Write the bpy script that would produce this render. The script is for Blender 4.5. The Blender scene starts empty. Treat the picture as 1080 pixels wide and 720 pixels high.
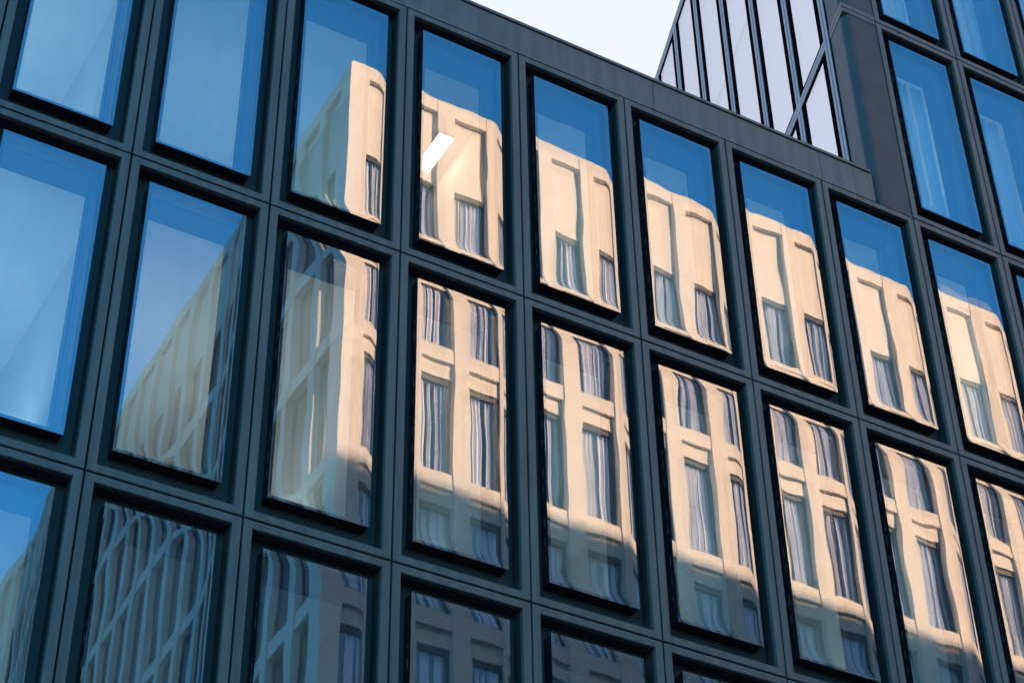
import bpy, math, random
from math import sin, cos, radians, pi
random.seed(11)
S = bpy.context.scene
COL = S.collection

# ------------------------------------------------------------------ camera
CAMLOC = (-3.5456, -12.7695, 1.65)
cam_d = bpy.data.cameras.new('camera')
cam = bpy.data.objects.new('camera', cam_d); COL.objects.link(cam)
YAW, PITCH, ROLL = radians(30.266), radians(39.835), radians(-1.078)
from mathutils import Matrix, Vector
f_ = Vector((sin(YAW)*cos(PITCH), cos(YAW)*cos(PITCH), sin(PITCH)))
r_ = Vector((cos(YAW), -sin(YAW), 0)); u_ = r_.cross(f_)
r2 = cos(ROLL)*r_ + sin(ROLL)*u_; u2 = -sin(ROLL)*r_ + cos(ROLL)*u_
M = Matrix((r2, u2, -f_)).transposed().to_4x4(); M.translation = Vector(CAMLOC)
cam.matrix_world = M
cam_d.sensor_fit = 'HORIZONTAL'; cam_d.sensor_width = 36.0
cam_d.lens = 36.0*2133.708/1080
cam_d.clip_start = .1; cam_d.clip_end = 3000
S.camera = cam

# ------------------------------------------------------------------ sky, sun, exposure
SUN_EL, SUN_AZ = radians(12.5), radians(35)
W = bpy.data.worlds.new('World'); S.world = W; W.use_nodes = True
nt = W.node_tree; nt.nodes.clear()
def wn(t, **k):
    n = nt.nodes.new(t)
    for a, b in k.items(): setattr(n, a, b)
    return n
out = wn('ShaderNodeOutputWorld')
sky = wn('ShaderNodeTexSky', sky_type='NISHITA', sun_disc=False, sun_elevation=SUN_EL, sun_rotation=SUN_AZ,
         altitude=100, air_density=1.2, dust_density=.2, ozone_density=4.0)
bg = wn('ShaderNodeBackground'); bg.inputs['Strength'].default_value = .12
tint = wn('ShaderNodeMix', data_type='RGBA', blend_type='MULTIPLY'); tint.inputs[0].default_value = 1
tint.inputs[7].default_value = (.26, .88, 1.12, 1)
nt.links.new(sky.outputs[0], tint.inputs[6]); nt.links.new(tint.outputs[2], bg.inputs['Color'])
# bright thin cloud veil over the sun's half of the sky
tc = wn('ShaderNodeTexCoord')
dot = wn('ShaderNodeVectorMath', operation='DOT_PRODUCT'); dot.inputs[1].default_value = (sin(SUN_AZ), cos(SUN_AZ), .1)
nt.links.new(tc.outputs['Generated'], dot.inputs[0])
nz = wn('ShaderNodeTexNoise'); nz.inputs['Scale'].default_value = 1.6; nz.inputs['Detail'].default_value = 5
nt.links.new(tc.outputs['Generated'], nz.inputs['Vector'])
ad = wn('ShaderNodeMath', operation='MULTIPLY_ADD'); ad.inputs[1].default_value = .5
nt.links.new(nz.outputs['Fac'], ad.inputs[0]); nt.links.new(dot.outputs['Value'], ad.inputs[2])
mr = wn('ShaderNodeMapRange', interpolation_type='SMOOTHSTEP')
mr.inputs['From Min'].default_value = .40; mr.inputs['From Max'].default_value = .80
nt.links.new(ad.outputs[0], mr.inputs['Value'])
veil = wn('ShaderNodeBackground'); veil.inputs['Color'].default_value = (.52, .56, .68, 1); veil.inputs['Strength'].default_value = .385
mx = wn('ShaderNodeMixShader')
nt.links.new(mr.outputs['Result'], mx.inputs[0]); nt.links.new(bg.outputs[0], mx.inputs[1]); nt.links.new(veil.outputs[0], mx.inputs[2])
nt.links.new(mx.outputs[0], out.inputs['Surface'])

sd = bpy.data.lights.new('sun', 'SUN'); sd.energy = 5.0; sd.angle = radians(1.1); sd.color = (1, .585, .36)
sun = bpy.data.objects.new('sun', sd); COL.objects.link(sun); sun.location = (30, 60, 40)
sv = Vector((sin(SUN_AZ)*cos(SUN_EL), cos(SUN_AZ)*cos(SUN_EL), sin(SUN_EL)))
sun.rotation_euler = sv.to_track_quat('Z', 'Y').to_euler()

S.view_settings.view_transform = 'Standard'; S.view_settings.look = 'None'
S.view_settings.gamma = 1; S.view_settings.use_curve_mapping = False
S.view_settings.exposure = 2.15
S.render.engine = 'CYCLES'
S.cycles.max_bounces = 12; S.cycles.transparent_max_bounces = 24
S.cycles.diffuse_bounces = 4; S.cycles.glossy_bounces = 5
S.cycles.use_denoising = True

# ------------------------------------------------------------------ materials
def mat(name):
    m = bpy.data.materials.new(name); m.use_nodes = True
    t = m.node_tree; b = t.nodes.get('Principled BSDF')
    return m, t, b
def noise_col(t, b, c1, c2, scale, detail=4, coord='Object', stretch=None, lo=.35, hi=.65):
    tc = t.nodes.new('ShaderNodeTexCoord'); n = t.nodes.new('ShaderNodeTexNoise')
    n.inputs['Scale'].default_value = scale; n.inputs['Detail'].default_value = detail
    src = tc.outputs[coord]
    if stretch:
        mp = t.nodes.new('ShaderNodeMapping'); mp.inputs['Scale'].default_value = stretch
        t.links.new(src, mp.inputs['Vector']); src = mp.outputs[0]
    t.links.new(src, n.inputs['Vector'])
    r = t.nodes.new('ShaderNodeValToRGB')
    r.color_ramp.elements[0].position = lo; r.color_ramp.elements[1].position = hi
    r.color_ramp.elements[0].color = (*c1, 1); r.color_ramp.elements[1].color = (*c2, 1)
    t.links.new(n.outputs['Fac'], r.inputs[0]); t.links.new(r.outputs[0], b.inputs['Base Color'])
    return n, r
def simple(name, c, rough=.6, metal=0, spec=.5, c2=None, scale=20, bump=0, dirt=False):
    m, t, b = mat(name)
    b.inputs['Roughness'].default_value = rough; b.inputs['Metallic'].default_value = metal
    b.inputs['Specular IOR Level'].default_value = spec
    n, r = noise_col(t, b, c, c2 or tuple(x*1.15 for x in c), scale)
    if dirt:                                              # dust and rain streaks with a shape of their own
        tc = t.nodes.new('ShaderNodeTexCoord'); mp = t.nodes.new('ShaderNodeMapping'); mp.inputs['Scale'].default_value = (9, 9, .7)
        oi = t.nodes.new('ShaderNodeObjectInfo'); va = t.nodes.new('ShaderNodeVectorMath'); va.operation = 'ADD'
        t.links.new(tc.outputs['Object'], va.inputs[0]); t.links.new(oi.outputs['Location'], va.inputs[1])
        t.links.new(va.outputs[0], mp.inputs['Vector'])
        n3 = t.nodes.new('ShaderNodeTexNoise'); n3.inputs['Scale'].default_value = 1; n3.inputs['Detail'].default_value = 6
        t.links.new(mp.outputs[0], n3.inputs['Vector'])
        r3 = t.nodes.new('ShaderNodeValToRGB'); r3.color_ramp.elements[0].position = .35; r3.color_ramp.elements[1].position = .75
        r3.color_ramp.elements[0].color = (.80, .80, .82, 1); r3.color_ramp.elements[1].color = (1.35, 1.32, 1.28, 1)
        t.links.new(n3.outputs['Fac'], r3.inputs[0])
        mm = t.nodes.new('ShaderNodeMix'); mm.data_type = 'RGBA'; mm.blend_type = 'MULTIPLY'; mm.inputs[0].default_value = 1
        t.links.new(r.outputs[0], mm.inputs[6]); t.links.new(r3.outputs[0], mm.inputs[7]); t.links.new(mm.outputs[2], b.inputs['Base Color'])
        mr_ = t.nodes.new('ShaderNodeMapRange'); mr_.inputs['To Min'].default_value = rough-.08; mr_.inputs['To Max'].default_value = rough+.15
        t.links.new(n3.outputs['Fac'], mr_.inputs['Value']); t.links.new(mr_.outputs['Result'], b.inputs['Roughness'])
    if bump:
        bp = t.nodes.new('ShaderNodeBump'); bp.inputs['Strength'].default_value = bump; bp.inputs['Distance'].default_value = .005
        t.links.new(n.outputs['Fac'], bp.inputs['Height']); t.links.new(bp.outputs[0], b.inputs['Normal'])
    return m
M_FRAME = simple('dark_anodised_metal', (.094, .079, .067), .45, .0, .4, (.150, .128, .110), 110, .04, True)
M_PARAPET = simple('dark_bronze_metal', (.098, .085, .075), .42, .0, .4, (.158, .138, .122), 100, .04, True)
M_CORNER = simple('dark_polished_metal', (.055, .049, .045), .5, .0, .3, (.072, .064, .058), 3)
M_RECESS = simple('recess_metal', (.032, .031, .030), .5, 0, .3, (.044, .043, .041), 200)
M_SASH = simple('black_sash', (.010, .011, .013), .45, 0, .4, (.016, .017, .019), 150)
M_GAP = simple('black_gasket', (.004, .004, .005), 1, 0, 0)
M_SLOT = simple('sash_vent_slot', (.16, .155, .14), .5, 0, .4)
M_LINING = simple('window_lining', (.045, .05, .055), .6, 0, .3, (.06, .065, .07), 6)
M_CEIL = simple('white_ceiling', (.82, .81, .78), .8, 0, .2, (.86, .85, .82), 3)
M_ROOMFLOOR = simple('office_floor', (.42, .40, .36), .7, 0, .3)
M_ROOMWALL = simple('office_wall', (.7, .69, .66), .8, 0, .2)
M_ROOF = simple('roof_membrane', (.20, .20, .20), .85, 0, .2)
M_ALU = simple('pale_aluminium_cap', (.20, .215, .235), .42, .2, .5, (.25, .265, .28), 60)
M_STONE = None
def stone():
    m, t, b = mat('cream_limestone')
    b.inputs['Roughness'].default_value = .82; b.inputs['Specular IOR Level'].default_value = .2
    n, r = noise_col(t, b, (.48, .46, .43), (.54, .52, .49), 1.3, 7, lo=.25, hi=.75)
    n2 = t.nodes.new('ShaderNodeTexNoise'); n2.inputs['Scale'].default_value = 45; n2.inputs['Detail'].default_value = 3
    bp = t.nodes.new('ShaderNodeBump'); bp.inputs['Strength'].default_value = .2; bp.inputs['Distance'].default_value = .01
    t.links.new(n2.outputs['Fac'], bp.inputs['Height']); t.links.new(bp.outputs[0], b.inputs['Normal'])
    return m
M_STONE = stone()
M_CURTAIN = simple('pale_curtain_cloth', (.72, .72, .76), .9, 0, .1, (.8, .8, .82), 5)
M_OPPFRAME = simple('bronze_window_frame', (.030, .032, .036), .5, 0, .4)
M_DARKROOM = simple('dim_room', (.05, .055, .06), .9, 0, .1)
M_ASPHALT = simple('asphalt', (.045, .045, .047), .9, 0, .3, (.062, .062, .063), 30, .3)
M_PAVE = simple('concrete_paving', (.30, .29, .28), .85, 0, .3, (.36, .35, .33), 4, .1)
M_KERB = simple('granite_kerb', (.34, .34, .34), .8, 0, .3)
M_PAINT = simple('road_paint', (.74, .74, .72), .7, 0, .3)

def glass(name, ior, tint, trans, rough=0.0, dust=0):
    m = bpy.data.materials.new(name); m.use_nodes = True
    t = m.node_tree; t.nodes.clear()
    o = t.nodes.new('ShaderNodeOutputMaterial'); mx = t.nodes.new('ShaderNodeMixShader')
    g = t.nodes.new('ShaderNodeBsdfGlossy'); g.inputs['Roughness'].default_value = rough; g.inputs['Color'].default_value = (*tint, 1)
    tr = t.nodes.new('ShaderNodeBsdfTransparent'); tr.inputs['Color'].default_value = (*trans, 1)
    fr = t.nodes.new('ShaderNodeFresnel'); ge = t.nodes.new('ShaderNodeNewGeometry'); mi = t.nodes.new('ShaderNodeMix')    # same reflectance from either side of a thin pane
    mi.inputs[2].default_value = ior; mi.inputs[3].default_value = 1/ior
    t.links.new(ge.outputs['Backfacing'], mi.inputs[0]); t.links.new(mi.outputs[0], fr.inputs['IOR'])
    t.links.new(fr.outputs[0], mx.inputs[0]); t.links.new(tr.outputs[0], mx.inputs[1]); t.links.new(g.outputs[0], mx.inputs[2])
    if dust:                                              # thin film of street dust with rain tracks
        df = t.nodes.new('ShaderNodeBsdfDiffuse'); df.inputs['Color'].default_value = (.5, .5, .48, 1)
        tc = t.nodes.new('ShaderNodeTexCoord'); mp = t.nodes.new('ShaderNodeMapping'); mp.inputs['Scale'].default_value = (7, 7, .8)
        oi = t.nodes.new('ShaderNodeObjectInfo'); va = t.nodes.new('ShaderNodeVectorMath'); va.operation = 'MULTIPLY_ADD'
        va.inputs[1].default_value = (1, 1, 1)
        cb = t.nodes.new('ShaderNodeCombineXYZ'); ml = t.nodes.new('ShaderNodeMath'); ml.operation = 'MULTIPLY'; ml.inputs[1].default_value = 40
        t.links.new(oi.outputs['Random'], ml.inputs[0]); t.links.new(ml.outputs[0], cb.inputs[0]); t.links.new(ml.outputs[0], cb.inputs[2])
        t.links.new(tc.outputs['Object'], va.inputs[0]); t.links.new(cb.outputs[0], va.inputs[2]); t.links.new(va.outputs[0], mp.inputs['Vector'])
        n = t.nodes.new('ShaderNodeTexNoise'); n.inputs['Scale'].default_value = 1; n.inputs['Detail'].default_value = 7; n.inputs['Roughness'].default_value = .65
        t.links.new(mp.outputs[0], n.inputs['Vector'])
        mr = t.nodes.new('ShaderNodeMapRange'); mr.inputs['From Min'].default_value = .3; mr.inputs['From Max'].default_value = .8
        mr.inputs['To Min'].default_value = dust*.3; mr.inputs['To Max'].default_value = dust*2
        t.links.new(n.outputs['Fac'], mr.inputs['Value'])
        m2 = t.nodes.new('ShaderNodeMixShader'); t.links.new(mr.outputs['Result'], m2.inputs[0])
        t.links.new(mx.outputs[0], m2.inputs[1]); t.links.new(df.outputs[0], m2.inputs[2]); mx = m2
    t.links.new(mx.outputs[0], o.inputs[0])
    return m
M_GLASS = glass('coated_glass', 3.4, (.83, .95, 1.0), (.94, .97, .95), dust=.035)
M_GLASS2 = glass('inner_glass', 1.75, (.9, .95, 1.0), (.93, .95, .94))
M_OPPGLASS = glass('street_glass', 2.4, (.30, .62, 1), (.95, .97, 1))
M_SKYGLASS = glass('screen_glass', 14, (.98, .99, 1.0), (.55, .6, .65))
m, t, b = mat('lamp_diffuser'); b.inputs['Base Color'].default_value = (.9, .9, .88, 1)
b.inputs['Emission Color'].default_value = (1, .93, .80, 1); b.inputs['Emission Strength'].default_value = 1.3
M_LAMP = m

# ------------------------------------------------------------------ mesh helpers
class MB:
    def __init__(s): s.v = []; s.f = []; s.m = []; s.mats = []; s.smooth = set()
    def mi(s, m):
        if m not in s.mats: s.mats.append(m)
        return s.mats.index(m)
    def poly(s, pts, m):
        i = len(s.v); s.v += [tuple(p) for p in pts]; s.f.append(tuple(range(i, i+len(pts)))); s.m.append(s.mi(m))
    def box(s, x0, x1, y0, y1, z0, z1, m, T=None):
        P = [(x0,y0,z0),(x1,y0,z0),(x1,y1,z0),(x0,y1,z0),(x0,y0,z1),(x1,y0,z1),(x1,y1,z1),(x0,y1,z1)]
        if T: P = [T(p) for p in P]
        i = len(s.v); s.v += P; k = s.mi(m)
        for q in ((0,3,2,1),(4,5,6,7),(0,1,5,4),(1,2,6,5),(2,3,7,6),(3,0,4,7)):
            s.f.append(tuple(i+a for a in q)); s.m.append(k)
    def ring(s, xo0, xo1, zo0, zo1, xi0, xi1, zi0, zi1, y0, y1, m, bev=.004):
        """rectangular ring in the xz plane from y0 (front) to y1 with a small bevel on front edges"""
        def loop(a0, a1, c0, c1, y): return [(a0,y,c0),(a1,y,c0),(a1,y,c1),(a0,y,c1)]
        b = bev
        L = [loop(xo0,xo1,zo0,zo1,y1), loop(xo0,xo1,zo0,zo1,y0+b), loop(xo0+b,xo1-b,zo0+b,zo1-b,y0),
             loop(xi0-b,xi1+b,zi0-b,zi1+b,y0), loop(xi0,xi1,zi0,zi1,y0+b), loop(xi0,xi1,zi0,zi1,y1)]
        i = len(s.v); k = s.mi(m)
        for l in L: s.v += l
        for n in range(6):
            a, c = i+4*n, i+4*((n+1) % 6)
            for j in range(4):
                s.f.append((a+j, a+(j+1)%4, c+(j+1)%4, c+j)); s.m.append(k)
    def build(s, name, parent=None, loc=(0,0,0), smooth=False):
        me = bpy.data.meshes.new(name); me.from_pydata(s.v, [], s.f)
        for mm in s.mats: me.materials.append(mm)
        me.polygons.foreach_set('material_index', s.m)
        if smooth: me.polygons.foreach_set('use_smooth', [True]*len(s.f))
        me.update()
        return link(name, me, parent, loc)
def link(name, me, parent=None, loc=(0,0,0)):
    o = bpy.data.objects.new(name, me); COL.objects.link(o)
    if parent: o.parent = parent
    o.location = loc
    return o
def thing(name, label, cat, loc=(0,0,0)):
    o = bpy.data.objects.new(name, None); COL.objects.link(o); o.location = loc
    o['label'] = label; o['category'] = cat
    return o
def fixn(me):
    import bmesh
    bm = bmesh.new(); bm.from_mesh(me); bmesh.ops.recalc_face_normals(bm, faces=bm.faces); bm.to_mesh(me); bm.free()

# ------------------------------------------------------------------ setting
def structure(o): o['kind'] = 'structure'; return o
b = MB(); b.box(-1500, 1500, -1500, 1500, -1.2, -.16, M_ASPHALT); structure(b.build('ground'))
b = MB(); b.box(-200, 200, -11.2, -3.2, -.155, -.13, M_ASPHALT)
for k in range(-30, 31): b.box(k*6, k*6+3, -7.26, -7.14, -.129, -.126, M_PAINT)
structure(b.build('street'))
b = MB()
for y0, y1, yk0, yk1 in ((-3.05, 30, -3.2, -3.05), (-60, -11.35, -11.35, -11.2)):
    b.box(-200, 200, y0, y1, -.155, 0, M_PAVE); b.box(-200, 200, yk0, yk1, -.155, .002, M_KERB)
structure(b.build('pavement'))

# ------------------------------------------------------------------ office building
CW, RH, Z0 = 1.35125, 3.5, 18.1128
office = thing('office_building', 'dark metal office block with a grid of tall mirrored windows and a taller tower', 'building')

# --- window unit: origin at the cell's top left joint crossing
GX0, GX1, GZ0, GZ1 = .205, 1.146, -3.215, -.222       # sash outline
IX0, IX1, IZ0, IZ1 = .238, 1.113, -3.180, -.256       # clear opening
FB = .088
def unit_mesh():
    b = MB(); g = .009
    b.ring(g, CW-g, -RH+g, -g, FB, CW-FB, -RH+FB, -FB, 0, .045, M_FRAME, .005)
    b.ring(g+.002, CW-g-.002, -RH+g+.002, -g-.002, FB+.003, CW-FB-.003, -RH+FB+.003, -FB-.003, .0455, .165, M_RECESS, .001)
    # recess back panel and the lining behind the sash
    b.ring(g, CW-g, -RH+g, -g, IX0-.01, IX1+.01, IZ0-.01, IZ1+.01, .166, .20, M_RECESS, .001)
    b.ring(.0, CW, -RH, 0, IX0, IX1, IZ0, IZ1, .201, .47, M_LINING, .001)
    # slim inner frame lines on the lining
    for y in (.30, .335): b.box(IX1-.012, IX1+.01, y, y+.012, IZ0, IZ1, M_RECESS)
    me = b.build('window').data; fixn(me)
    return me
def sash_mesh():
    b = MB()
    b.ring(GX0+.006, GX1-.006, GZ0+.006, GZ1-.006, IX0, IX1, IZ0, IZ1, .036, .167, M_SASH, .002)
    z = GZ0+.25; k = 0
    while z < GZ1-.2:                                     # vent slots down the hinge side
        if k % 7 not in (3, 6): b.box(GX0+.004, GX0+.0075, .088, .099, z, z+.05+.03*(k % 3), M_SLOT)
        z += .17+.03*(k % 2); k += 1
    me = b.build('sash').data; fixn(me)
    return me
UM, SM = unit_mesh(), sash_mesh()
for o in list(COL.objects):
    if o.name in ('window', 'sash'): bpy.data.objects.remove(o)

def pane_mesh(name, x0, x1, z0, z1, y, tilt, pitch, rnd, m, wob=1.0, edge=1.0, skirt=0):
    """glass sheet: nearly flat, bowed at its sealed edges and faintly wavy, as insulated panes are"""
    b = MB(); k = b.mi(m)
    w, h = x1-x0, z1-z0
    def axis(L, n):                                       # finer spacing near the edges
        e = [0, .012, .025, .04, .06, .085, .115]
        mid = [.115+(L-.23)*i/n for i in range(1, n)]
        return e + mid + [L-a for a in reversed(e)]
    xs, zs = axis(w, 12), axis(h, 34)
    ph = [(rnd.uniform(0, 6.28), rnd.uniform(.75, 1.25)) for _ in range(8)]
    bow = rnd.uniform(-.3, 1.0)*.0007
    def hgt(u, v):
        q = 0.0
        for d, L, e_ in ((u, .06, .12), (w-u, .075, 1)):
            if d < L: q += e_*edge*.00055*(1-d/L)**2.2
        for d, L in ((v, .11), (h-v, .11)):
            if d < L: q += edge*.0006*(1-d/L)**2
        cx, cz = u-w/2, v-h/2
        q += tilt*cx + pitch*cz + bow*((cx/(w/2))**2)
        q += .25*wob*( .00022*sin(2*pi*u/.58*ph[0][1]+ph[0][0]+1.5*sin(2*pi*v/1.35*ph[1][1]+ph[1][0]))
                 + .00008*sin(2*pi*u/.30*ph[2][1]+ph[2][0]+1.3*sin(2*pi*v/.72*ph[3][1]+ph[3][0]))
                 + .00007*sin(2*pi*v/.95*ph[4][1]+ph[4][0]) )
        return q
    for v in zs:
        for u in xs: b.v.append((x0+u, y+hgt(u, v), z0+v))
    n = len(xs)
    for j in range(len(zs)-1):
        for i in range(n-1):
            b.f.append((j*n+i, j*n+i+1, (j+1)*n+i+1, (j+1)*n+i)); b.m.append(k)
    return b
def pane(name, parent, *a, skirt=0, **kw):
    b = pane_mesh(name, *a, **kw)
    o = b.build(name, parent, smooth=True)
    return o

TILT = {(2,0): .010, (3,0): .009, (4,0): .007, (5,0): -.007, (6,0): .004, (2,-1): .0, (0,-1): .002, (1,-1): -.001, (3,-1): -.0035}
cells = []
for r in (0, -1, -2):
    for c in range(-3, 10): cells.append((c, r))
for r in (1, 2, 3):
    for c in range(7, 11): cells.append((c, r))
for c, r in cells:
    rnd = random.Random(c*101+r*977+5)
    w = link('window', UM, office, (c*CW, 0, Z0+r*RH))
    link('sash', SM, w)
    tl = TILT.get((c, r), rnd.uniform(-.004, .004)); pt = rnd.uniform(-.0008, .0008)
    if r > 0:
        b = MB(); kc = b.mi(M_CURTAIN); x = IX0+.30+rnd.uniform(0, .1)
        while x < IX1:
            e = min(IX1+.05, x+rnd.uniform(.10, .28)); n = 14; q0 = len(b.v)
            for zz in (IZ0, IZ1+.03):
                for i in range(n+1): b.v.append((x+(e-x)*i/n, .56+.035*sin(i*1.35+x*9), zz))
            for i in range(n): b.f.append((q0+i, q0+i+1, q0+n+2+i, q0+n+1+i)); b.m.append(kc)
            x = e+rnd.uniform(.03, .16)
        b.build('curtain', w, smooth=True)
    pane('glass_pane', w, GX0, GX1, GZ0, GZ1, .030, tl, pt, rnd, M_GLASS, wob=.55 if (c, r) == (1, 0) else 1)
    pane('inner_pane', w, IX0-.006, IX1+.006, IZ0-.006, IZ1+.006, .085, tl+rnd.uniform(-.006, .006), pt+rnd.uniform(-.002, .002), rnd, M_GLASS2, wob=1.4, edge=.6)

# --- black backing in the joints between units
b = MB()
xa, xb = -3*CW-.02, 10*CW
for c in range(-3, 11): b.box(c*CW-.02, c*CW+.02, .06, .165, Z0-3*RH, Z0, M_GAP)
for r in (0, -1, -2, -3): 
    for c in range(-3, 10): b.box(c*CW+.021, c*CW+CW-.021, .06, .165, Z0+r*RH-.02, Z0+r*RH+.02, M_GAP)
for c in range(7, 12): b.box(c*CW-.02, c*CW+.02, .06, .165, Z0+.021, Z0+3*RH, M_GAP)
for r in (1, 2, 3):
    for c in range(7, 11): b.box(c*CW+.021, c*CW+CW-.021, .06, .165, Z0+r*RH-.02, Z0+r*RH+.02, M_GAP)
b.build('gasket', office)

# --- parapet band over the lower block
CX = 8.915                                                # tower corner
b = MB()
xs = [-3*CW, -1*CW+.3, 1.6*CW, 4.3*CW, 6.02*CW, CX+.0]
for i in range(len(xs)-1):
    b.box(xs[i]+.003, xs[i+1]-.003, .004, .26, Z0+.008, Z0+.465, M_PARAPET)
b.box(-3*CW, CX, .03, .255, Z0+.466, Z0+.478, M_GAP)
b.box(-3*CW, CX-.02, -.012, .30, Z0+.480, Z0+.520, M_PARAPET)
b.build('parapet', office)

CX = 8.915                                                # tower corner
# --- rooms behind the glazing: slabs (white underside), floor finish, back wall
b = MB()
for r in (0, -1, -2, -3):
    z = Z0+r*RH
    b.box(-3*CW, 10*CW, .475, 6, z-.14, z+.10, M_CEIL)
    b.box(-3*CW, 10*CW, .475, 6, z+.101, z+.13, M_ROOMFLOOR)
def prism(b, pts, z0, z1, m):
    n = len(pts)
    b.poly([(x, y, z1) for x, y in pts], m); b.poly([(x, y, z0) for x, y in reversed(pts)], m)
    for i in range(n):
        (x, y), (u, v) = pts[i], pts[(i+1) % n]
        b.poly([(x, y, z0), (u, v, z0), (u, v, z1), (x, y, z1)], m)
AZ = radians(18.9); TAZ = math.tan(AZ); SH = .40/cos(AZ)
def rx(y, e=0): return CX + y*TAZ + SH + e                # inside face of the return wall at depth y
for r in (1, 2, 3):
    z = Z0+r*RH
    for za, zb_, mm in ((z-.14, z+.10, M_CEIL), (z+.101, z+.13, M_ROOMFLOOR)):
        if r == 3 and mm is M_ROOMFLOOR: continue
        prism(b, [(rx(.475, .06), .475), (11*CW, .475), (11*CW, 6), (rx(6, .06), 6)], za, zb_, mm)
b.build('ceiling', office)
b = MB()
b.box(-3*CW, 10*CW, 6.001, 6.2, 0, Z0+.1, M_ROOMWALL)
PART = (-3, 0, 2, 3, 5, 7, 10)
for c in PART:                       # partitions on the window joints
    for r in (0, -1, -2): b.box(c*CW-.05+(.13 if c == 3 else 0), c*CW+.05+(.13 if c == 3 else 0), .472, 6, Z0+(r-1)*RH+.131, Z0+r*RH-.141, M_ROOMWALL)
for c in (9, 11):
    for r in (1, 2, 3): b.box(c*CW+.051, c*CW+.15, .472, 6, Z0+(r-1)*RH+.131, Z0+r*RH-.141, M_ROOMWALL)
b.box(rx(6.2, .06), 11*CW+.15, 6.001, 6.2, Z0+.131, Z0+3*RH, M_ROOMWALL)
prism(b, [(rx(.48), .48), (rx(.48)+.05, .48), (rx(11)+.05, 11), (rx(11), 11)], Z0+.35, Z0+3*RH+.1, M_ROOMWALL)
b.build('inner_wall', office)

# --- lower storeys down to the pavement, end wall and roof
b = MB()
zb = Z0-3*RH
for r in (0, 1):
    z1 = zb-r*RH; z0 = max(0, z1-RH)
    for c in range(-3, 10):
        b.ring(c*CW+.007, (c+1)*CW-.007, z0+.007, z1-.007, c*CW+.16, (c+1)*CW-.16, z0+.2, z1-.2, 0, .2, M_FRAME)
        b.box(c*CW+.16, (c+1)*CW-.16, .1, .14, z0+.2, z1-.2, M_SASH)
b.box(-3*CW, 10*CW, .201, .5, 0, zb-.15, M_RECESS)
b.box(-3*CW, 11*CW, 0, .4, 0, max(.3, zb-2*RH), M_FRAME)
b.box(-3*CW-.3, -3*CW-.021, 0, 16, 0, Z0+.47, M_FRAME)
b.build('lower_wall', office)
b = MB(); b.box(-3*CW, 9.2, .31, 16, Z0+.14, Z0+.34, M_ROOF)
b.box(-3*CW, 46, 15.9, 16.2, 0, Z0+.3, M_FRAME); b.build('roof', office)

# ------------------------------------------------------------------ tower
DV = (sin(AZ), cos(AZ)); NV = (-cos(AZ), sin(AZ))
ZT = 28.98
def R(p):                                                 # (along the return, outward, z) -> world
    s, t_, z = p
    return (CX + s*DV[0] + t_*NV[0], s*DV[1] + t_*NV[1], z)
# rounded corner panel, swept from the front joint round to the first mullion
def corner_profile(off):
    a = (7*CW-.012, off); rad = .10
    pts = [a]
    # tangent lengths for a fillet between the front line (-x) and the return direction
    ang = pi/2 + AZ                                       # interior turn
    turn = pi/2 - AZ + pi*0
    import mathutils
    d1 = Vector((-1, 0)); d2 = Vector(DV); so = off*(1+sin(AZ))/cos(AZ); c = Vector((CX+off*cos(AZ)+so*sin(AZ), off))
    th = d1.angle(d2); tl = rad*math.tan(th/2)
    p1 = c - d1*tl; n1 = Vector((0, 1)); cen = p1 + n1*rad
    a0 = math.atan2(p1.y-cen.y, p1.x-cen.x); p2 = c + d2*tl; a1 = math.atan2(p2.y-cen.y, p2.x-cen.x)
    while a1 > a0: a1 -= 2*pi
    for i in range(15):
        a_ = a0+(a1-a0)*i/14; pts.append((cen.x+rad*cos(a_), cen.y+rad*sin(a_)))
    e = Vector((CX, 0)) + Vector(DV)*.505 - Vector(NV)*off
    pts.append((e.x, e.y))
    return pts
def sweep(name, prof, z0, z1, m):
    b = MB(); k = b.mi(m); n = len(prof)
    for z in (z0, z1): b.v += [(x, y, z) for x, y in prof]
    for i in range(n-1): b.f.append((i+1, i, n+i, n+i+1)); b.m.append(k)
    return b.build(name, office, smooth=True)
prof = corner_profile(.006)
for za, zb_ in ((Z0+.008, Z0+RH-.09), (Z0+RH+.09, Z0+2*RH-.09), (Z0+2*RH+.09, ZT-.2)):
    sweep('corner_panel', prof, za, zb_, M_CORNER)
# horizontal frame bands that wrap the corner
for z in (Z0+RH, Z0+2*RH):
    w_ = .62 if z < Z0+1.5*RH else .0
    def plan(d):
        o_ = d*(1+sin(AZ))/cos(AZ)
        c0 = R((o_, -d, 0))[:2]; ci = R((.30*(1+sin(AZ))/cos(AZ), -.30, 0))[:2]
        P = [c0, (7*CW-.009, d), (7*CW-.009, .30), ci]
        if w_: P += [R((w_, -.30, 0))[:2], R((w_, -d, 0))[:2]]
        return P
    b = MB()
    prism(b, plan(0), z+.0075, z+.085, M_FRAME); prism(b, plan(.012), z-.0074, z+.0074, M_GAP); prism(b, plan(0), z-.085, z-.0075, M_FRAME)
    o = b.build('corner_band', office); fixn(o.data)
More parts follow.
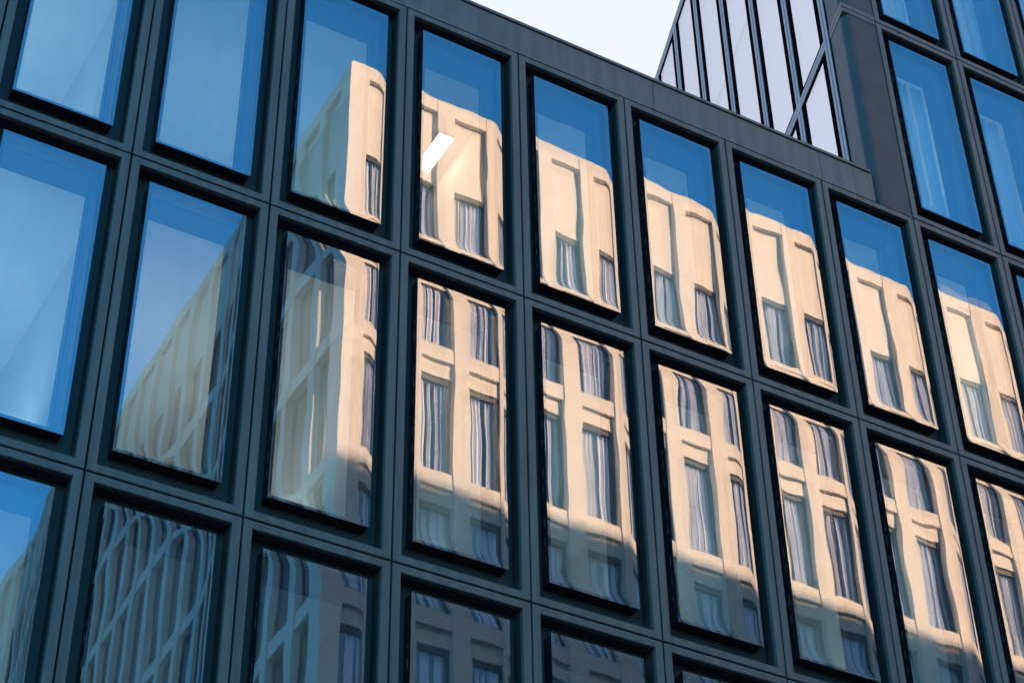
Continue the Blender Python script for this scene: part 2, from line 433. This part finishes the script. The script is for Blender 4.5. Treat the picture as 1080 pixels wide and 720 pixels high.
# glazed screen on the return
screen_s = [.61, 1.83, 3.07, 4.33, 5.60, 6.80, 8.05, 9.3, 10.55]
zlev = [Z0+.33, Z0+RH, Z0+2*RH, ZT-.1]
for i in range(len(screen_s)-1):
    for j in range(3):
        b = MB(); s0, s1 = screen_s[i]+.23, screen_s[i+1]-.23
        zz0, zz1 = zlev[j]+(.06 if j == 1 else .004), zlev[j+1]-(.06 if j == 0 else .004)
        b.box(s0, s1, -.02, .0, zz0, zz1, M_SKYGLASS, R)
        o = b.build('glass_pane', office)
def mull(name, s, z0, z1):
    b = MB()
    b.box(s-(.18 if s > 1 else .10), s-.081, -.12, .003, z0, z1, M_GAP, R); b.box(s+.081, s+.24, -.12, .003, z0, z1, M_GAP, R)
    b.box(s-.08, s-.012, -.12, .014, z0, z1, M_ALU, R); b.box(s+.012, s+.08, -.12, .014, z0, z1, M_ALU, R)
    b.box(s-.0115, s+.0115, -.12, .004, z0, z1, M_GAP, R)
    return b.build(name, office)
for s in screen_s: mull('mullion', s, Z0+.33, ZT-.06)
def rail(name, z, s0, s1):
    b = MB()
    b.box(s0, s1, -.118, .004, z-.155, z-.081, M_GAP, R); b.box(s0, s1, -.118, .004, z+.081, z+.155, M_GAP, R)
    b.box(s0, s1, -.118, .016, z-.08, z-.007, M_ALU, R); b.box(s0, s1, -.118, .016, z+.007, z+.08, M_ALU, R)
    b.box(s0, s1, -.118, .006, z-.0065, z+.0065, M_GAP, R)
    return b.build(name, office)
rail('transom', Z0+RH, .63, 10.6); rail('roof_rail', ZT-.12, .0, 10.6)
# opaque core and roof of the tower
b = MB()
prism(b, [(rx(6.25, .1), 6.25), (46, 6.25), (46, 12), (rx(12, .1), 12)], 0.0, ZT-.3, M_ROOMWALL)
b.build('core_wall', office)
b = MB()
prism(b, [(CX+.05, .3), (46, .3), (46, 12.2), R((10.6, -.14, 0))[:2], R((.05, -.14, 0))[:2]], Z0+3*RH+.12, ZT-.02, M_ROOF)
b.build('tower_roof', office)
b = MB()
b.box(7*CW+.003, 46, .004, .28, Z0+3*RH+.088, ZT, M_PARAPET)
b.box(CX, 7*CW-.003, .006, .28, Z0+3*RH+.088, ZT-.003, M_PARAPET)
b.box(11*CW+.02, 46, 0, .4, 0, Z0+3*RH+.087, M_FRAME)
b.box(10*CW+.02, 11*CW+.01, .001, .4, 0, Z0-.01, M_FRAME)
b.build('tower_parapet', office)

# ------------------------------------------------------------------ lamp in one top floor room
lamp = thing('ceiling_light', 'lit oblong ceiling light inside the top floor office behind the glass', 'lamp', (3.88, 1.62, Z0-.145))
b = MB(); b.box(-.10, .10, -.31, .31, -.035, 0, M_ALU); b.build('lamp_housing', lamp)
b = MB(); b.box(-.09, .09, -.30, .30, -.041, -.036, M_LAMP); b.build('diffuser', lamp)

# unseen up-lights added below sill line to brighten the ceilings behind the glass
def glow(name, c, e):
    m, t, b = mat(name); b.inputs['Base Color'].default_value = (.9, .9, .88, 1)
    b.inputs['Emission Color'].default_value = (*c, 1); b.inputs['Emission Strength'].default_value = e
    return m
COOL, WARM = (.62, .93, 1.0), (.90, 1, .86)
def added_uplight(c0, c1, r, col, e):
    x0, x1 = c0*CW, c1*CW; L = (x1-x0)/2-.2
    at_ = ((x0+x1)/2, 2.15, Z0+(r-1)*RH+.13)
    b = MB(); b.box(-L, L, -.16, .16, .98, 1.05, M_ALU)
    for q in (-1, 1):
        b.box(q*L*.6-.02, q*L*.6+.02, -.02, .02, .02, .985, M_ALU); b.box(q*L*.6-.15, q*L*.6+.15, -.15, .15, 0, .025, M_ALU)
    p = b.build('added_uplight', office, at_)
    b = MB(); b.box(-L+.01, L-.01, -.15, .15, 1.051, 1.056, glow('added_uplight_glow', col, e)); b.build('diffuser', p)
for a in ((-3, 0, 0, COOL, 1.5), (0, 2, 0, COOL, 1.0), (2, 3, 0, WARM, .6), (3, 5, 0, COOL, .8), (5, 7, 0, COOL, .8), (7, 10, 0, COOL, .9),
          (-3, 0, -1, COOL, 1.5), (0, 2, -1, WARM, 1.25), (2, 3, -1, COOL, .7), (3, 5, -1, COOL, .6), (5, 7, -1, COOL, .6),
          (-3, 0, -2, COOL, .7), (0, 2, -2, COOL, .12), (7.6, 9, 1, COOL, 1.6), (9, 11, 1, COOL, 1.8), (8.1, 9, 2, COOL, 1.8), (9, 11, 2, COOL, 1.8)):
    added_uplight(*a[:4], a[4]*1.3)

# ------------------------------------------------------------------ limestone building across the street
OX, OY = 9.05, -15.5; OTOP = 35.66; BP = 1.25
NB, NL = 18, 24
opp = thing('stone_building', 'cream limestone building with deep gridded windows, its sunlit front mirrored in the office glazing', 'building', (OX, OY, 0))
levels = [31.05, 28.25, 25.06, 21.86, 18.66, 15.46, 12.26, 9.06, 5.86]     # tops of the spandrel beams
def TF(p): return (p[0], -p[1], p[2])                      # front: x along, depth inward
def TL(p): return (p[1], -p[0], p[2])                      # side: along -y, depth inward (+x)
def pw(T): return .40 if T is TF else .30                  # pier width
LX = .25+NB*BP+.2; LY = .25+NL*BP+.2
b = MB()
def facade(T, n, d0):
    for k in range(n+1):
        c = .25+k*BP
        b.box(max(d0, c-pw(T)/2) if k else d0, c+pw(T)/2, .0 if k or T is TF else .002, .55, 0, OTOP, M_STONE, T)
    for i, zt in enumerate(levels):
        hgt = .36 if i else .40
        for k in range(n):
            x0, x1 = .25+k*BP+pw(T)/2, .25+(k+1)*BP-pw(T)/2
            b.box(x0, x1, .03, .55, zt-hgt, zt, M_STONE, T)
            if T is TF: b.box(x0, x1, .12, .55, zt-hgt-.36, zt-hgt, M_STONE, T)    # recessed lintel panel
            b.box(x0, x1, .05, .54, zt, zt+.03, M_STONE, T)
    for k in range(n):
        x0, x1 = .25+k*BP+pw(T)/2, .25+(k+1)*BP-pw(T)/2
        b.box(x0, x1, .015, .55, OTOP-.36, OTOP, M_STONE, T)
        b.box(x0, x1, .14, .55, 33.1, OTOP-.36, M_STONE, T)
        b.box(x0, x1, .3, .55, 0, 2.5, M_STONE, T)
facade(TF, NB, 0); facade(TL, NL, .5501)
b.build('wall', opp)
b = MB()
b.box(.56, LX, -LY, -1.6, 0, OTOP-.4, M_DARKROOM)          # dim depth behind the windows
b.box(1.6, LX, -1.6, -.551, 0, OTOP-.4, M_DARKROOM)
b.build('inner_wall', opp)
b = MB()
b.box(0.02, LX+.2, -LY-.2, -.02, OTOP, OTOP+.07, M_STONE); b.build('cornice', opp)

def curtain(x0, x1, z0, z1, rnd, T):
    """pleated hangings with gaps"""
    b = MB(); k = b.mi(M_CURTAIN)
    x = x0
    runs = []
    style = rnd.random() if T is TF else 0
    if T is TL: x1 = x0+(0 if rnd.random() < .6 else rnd.uniform(.15, .4))
    while x < x1-.05:
        L = rnd.uniform(.06, .26); runs.append((x, min(x1, x+L)))
        x += L + (rnd.uniform(.02, .13) if style < .85 else 0.01)
    for a, c in runs:
        n = max(8, int((c-a)/.012)); i0 = len(b.v); f = rnd.uniform(.07, .13); p0 = rnd.uniform(0, 6)
        for z in (z0, (z0+z1)/2, z1):
            for i in range(n+1):
                x = a+(c-a)*i/n
                b.v.append(T((x, .285+.035*sin(2*pi*(x+.006*sin(z*2))/f+p0), z)))
        for r in range(2):
            for i in range(n):
                q = i0+r*(n+1)+i; b.f.append((q, q+1, q+n+2, q+n+1)); b.m.append(k)
    return b
rest = MB()
def opp_window(T, k, z0, z1, own, rnd):
    x0, x1 = .25+k*BP+pw(T)/2, .25+(k+1)*BP-pw(T)/2
    b = MB() if own else rest
    def frame(b):
        for a in ((x0, x0+.045, z0, z1), (x1-.045, x1, z0, z1), (x0+.045, x1-.045, z0, z0+.10), (x0+.045, x1-.045, z1-.12, z1)):
            b.box(a[0], a[1], .17, .23, a[2], a[3], M_OPPFRAME, T)
    frame(b)
    g = MB() if own else rest
    q = [T((x0+.045, .20, z0+.10)), T((x1-.045, .20, z0+.10)), T((x1-.045, .20, z1-.12)), T((x0+.045, .20, z1-.12))]
    g.poly(q[::-1] if T is TF else q, M_OPPGLASS)
    c = curtain(x0+.02, x1-.02, z0+.02, z1-.02, rnd, T)
    if own:
        w = b.build('window', opp); g.build('pane', w); c.build('curtain', w, smooth=True)
    else:
        i = len(rest.v); rest.v += c.v; rest.f += [tuple(i+q for q in f) for f in c.f]; kk = rest.mi(M_CURTAIN); rest.m += [kk]*len(c.f)
for T, n in ((TF, NB), (TL, NL)):
    for k in range(n):
        for i, z0 in enumerate(levels[:7]):
            z1 = 33.1 if i == 0 else levels[i-1]-(.36 if i > 1 else .40)-(.36 if T is TF else .002)
            own = (T is TF and k < 14 and i < 4) or (T is TL and k < 10 and i < 4)
            opp_window(T, k, z0+.031, z1, own, random.Random(k*37+i*911+(0 if T is TF else 5000)))
o = rest.build('upper_window', opp); o['kind'] = 'stuff'
b = MB()
for k in range(NB): b.box(.25+k*BP+.2, .25+(k+1)*BP-.2, -.5, -.46, 2.51, 12, M_OPPFRAME)
for k in range(NL): b.box(.46, .5, -(.25+(k+1)*BP-.15), -(.25+k*BP+.15), 2.51, 12, M_OPPFRAME)
b.build('shopfront_glazing', opp)
